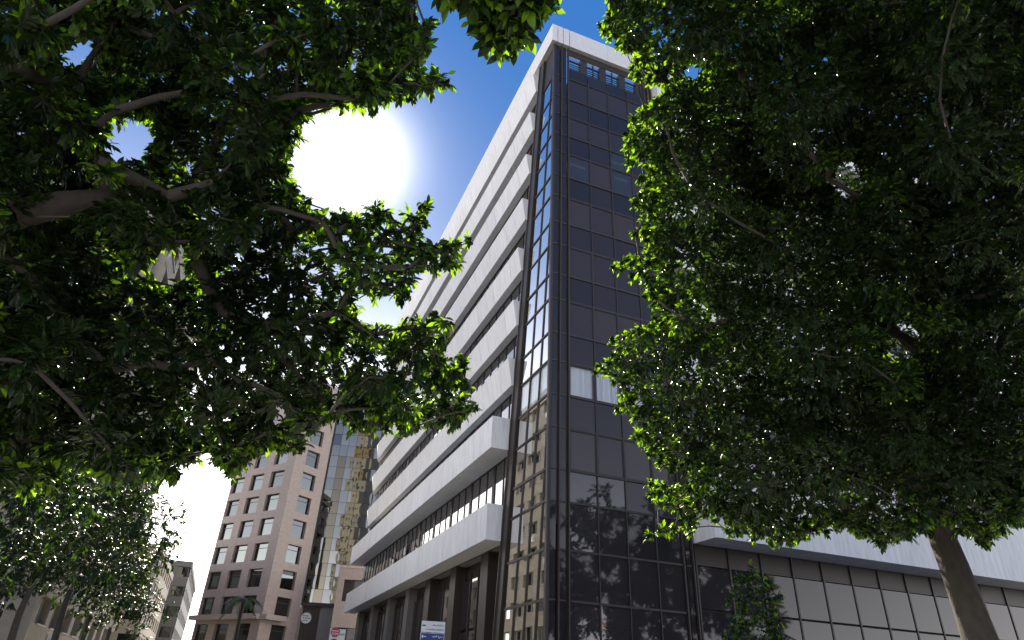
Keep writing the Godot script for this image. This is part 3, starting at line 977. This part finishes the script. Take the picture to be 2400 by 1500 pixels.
func build_trees() -> void:
	# tree beside the viewer: its boughs hang over the street
	var top := [-70, -60, 985, -60, 985, 10, 970, 50, 1015, 75, 1036, 100, 1000, 125, 985, 150, 1020, 170, 1062, 198, 1010, 212, 985, 238, 930, 235, 880, 250, 830, 262, 780, 258, 735, 268, 700, 300, 690, 350, 690, 420, 720, 470, 760, 495, 830, 500, 900, 478, 935, 500, 975, 485, 1028, 468, 1000, 520, 985, 550, 1040, 565, 1085, 552, 1128, 565, 1085, 600, 1078, 632, 1035, 625, 1000, 640, 962, 655, 975, 690, 950, 722, 905, 700, 862, 690, 840, 700, 832, 728, 862, 752, 905, 765, 960, 745, 1010, 735, 1054, 732, 1040, 770, 1066, 800, 1046, 830, 1090, 828, 1112, 850, 1085, 880, 1115, 905, 1092, 930, 1146, 960, 1100, 985, 1075, 1012, 1030, 1000, 1000, 1020, 945, 1020, 900, 1005, 855, 1028, 800, 985, 750, 1000, 720, 1020, 725, 1050, 700, 1072, 650, 1050, 600, 1075, 540, 1120, 470, 1060, 400, 1130, 330, 1090, 250, 1160, 170, 1090, 90, 1170, 20, 1120, -70, 1160]
	var b := clumps(top, 3.9, 5.8, 15.0, 85.0, 14000, 5, [[395, 620, 42], [300, 330, 55], [905, 590, 9], [815, 560, 8], [720, 105, 9], [180, 120, 40]], 15.0)
	make_tree("ficus_tree", "leafy ficus tree with dark boughs hanging over the street, backlit by the sun", Vector3(-2.7, 0.14, -3.4), Vector3(-1.9, 3.6, -3.7), b, 0.052, 15.0, 71, 0.17)
	# bough tips overhead from a tree behind the viewer
	var tip := [1000, -110, 1290, -110, 1280, -10, 1255, 15, 1268, 32, 1228, 42, 1232, 70, 1212, 92, 1200, 122, 1175, 110, 1150, 104, 1145, 80, 1118, 60, 1108, 38, 1115, -5, 1050, -5, 1005, -30]
	b = clumps(tip, 2.9, 3.5, 12.0, 60.0, 2500, 9, [], 10.0)
	make_tree("ficus_tree", "ficus tree with one low bough of broad leaves dipping before the roof corner", Vector3(2.6, 0.14, 2.2), Vector3(2.0, 4.6, 0.9), b, 0.064, 6.5, 72, 0.14)
	# tree in front of the glass front
	var right := [1400, -60, 1420, 25, 1400, 80, 1440, 110, 1478, 145, 1455, 170, 1500, 178, 1545, 210, 1500, 265, 1462, 300, 1452, 362, 1500, 398, 1495, 435, 1468, 465, 1490, 505, 1480, 550, 1505, 580, 1430, 605, 1442, 645, 1500, 660, 1512, 705, 1535, 740, 1470, 770, 1393, 785, 1425, 820, 1372, 856, 1415, 895, 1450, 915, 1428, 945, 1485, 990, 1458, 1022, 1500, 1055, 1535, 1095, 1600, 1105, 1612, 1120, 1560, 1125, 1518, 1112, 1525, 1150, 1515, 1195, 1575, 1200, 1520, 1258, 1570, 1262, 1590, 1235, 1610, 1268, 1650, 1215, 1690, 1225, 1720, 1268, 1770, 1262, 1850, 1290, 1950, 1240, 2080, 1290, 2200, 1230, 2300, 1280, 2380, 1230, 2470, 1260, 2470, -60]
	b = clumps(right, 6.6, 9.2, 16.0, 100.0, 20000, 13, [[1625, 165, 12], [1990, 420, 34], [2120, 800, 40]], 14.0)
	var inner := [1640, -300, 2500, -300, 2500, 1180, 1700, 1160, 1620, 1000, 1600, 640, 1640, 300]
	var deep := clumps(inner, 9.0, 11.5, 40.0, 110.0, 5000, 14)
	for c in deep: c.k = 0.4
	b += deep
	make_tree("ficus_tree", "tall ficus tree with glossy sunlit leaf edges before the dark glass front", Vector3(7.8, 0.14, -5.2), Vector3(7.4, 4.4, -5.4), b, 0.049, 12.5, 73, 0.2)
	# young tree in the shade low at the glass front
	var low := [1715, 1345, 1760, 1325, 1800, 1350, 1840, 1390, 1820, 1440, 1850, 1500, 1820, 1560, 1700, 1560, 1690, 1490, 1725, 1450, 1700, 1400]
	b = clumps(low, 17.0, 18.2, 14.0, 42.0, 1200, 21)
	make_tree("young_street_tree", "thin young street tree in the shade under the white block", Vector3(13.6, 0.14, -13.2), Vector3(13.5, 2.6, -13.2), b, 0.085, 2.4, 74, 0.05)

func build_palm() -> void:
	var a := deg_to_rad(1.15)
	var c := Vector3(72.0 * sin(a), 0.0, -72.0 * cos(a))
	var o := thing("palm_tree", "small palm with drooping fronds before the pink stone block", "palm", c)
	var st := st_new()
	tube(st, [c, c + Vector3(0.1, 4, 0), c + Vector3(0.0, 8.6, 0)], [0.22, 0.17, 0.14], 10)
	st.generate_normals()
	put(o, "trunk", st.commit(), M.bark)
	for k in 15:
		st = st_new()
		var az := TAU * k / 15.0 + rng.randf_range(-0.2, 0.2)
		var el := rng.randf_range(0.1, 1.1)
		var h := Vector3(cos(az), 0, sin(az))
		var side := Vector3(-sin(az), 0, cos(az))
		var n := 16
		var prev := c + Vector3(0, 8.6, 0)
		for i in range(1, n + 1):
			var t := float(i) / n
			var p := c + Vector3(0, 8.6, 0) + h * (2.3 * t * cos(el * (1.0 - t * 0.3))) + Vector3.UP * (2.0 * t * sin(el) - 1.9 * t * t)
			quad(st, prev - side * 0.02, prev + side * 0.02, p + side * 0.02, p - side * 0.02)
			var ll := 0.55 * sin(PI * clampf(t * 0.85 + 0.12, 0, 1)) + 0.08
			for s in [-1.0, 1.0]:
				var e: Vector3 = p + side * s * ll * 0.8 + h * ll * 0.45 + Vector3.DOWN * ll * 0.5
				var fwd := (p - prev) * 0.45
				for v in [p - fwd, e, p + fwd]: st.add_vertex(v)
			prev = p
		st.generate_normals()
		put(o, "frond", st.commit(), M.palm)

# ----------------------------------------------------------------
func _ready() -> void:
	rng.seed = 2024
	set_view()
	make_materials()
	build_ground()
	build_office()
	build_pink()
	build_opposite()
	build_behind()
	build_signs()
	build_palm()
	build_trees()
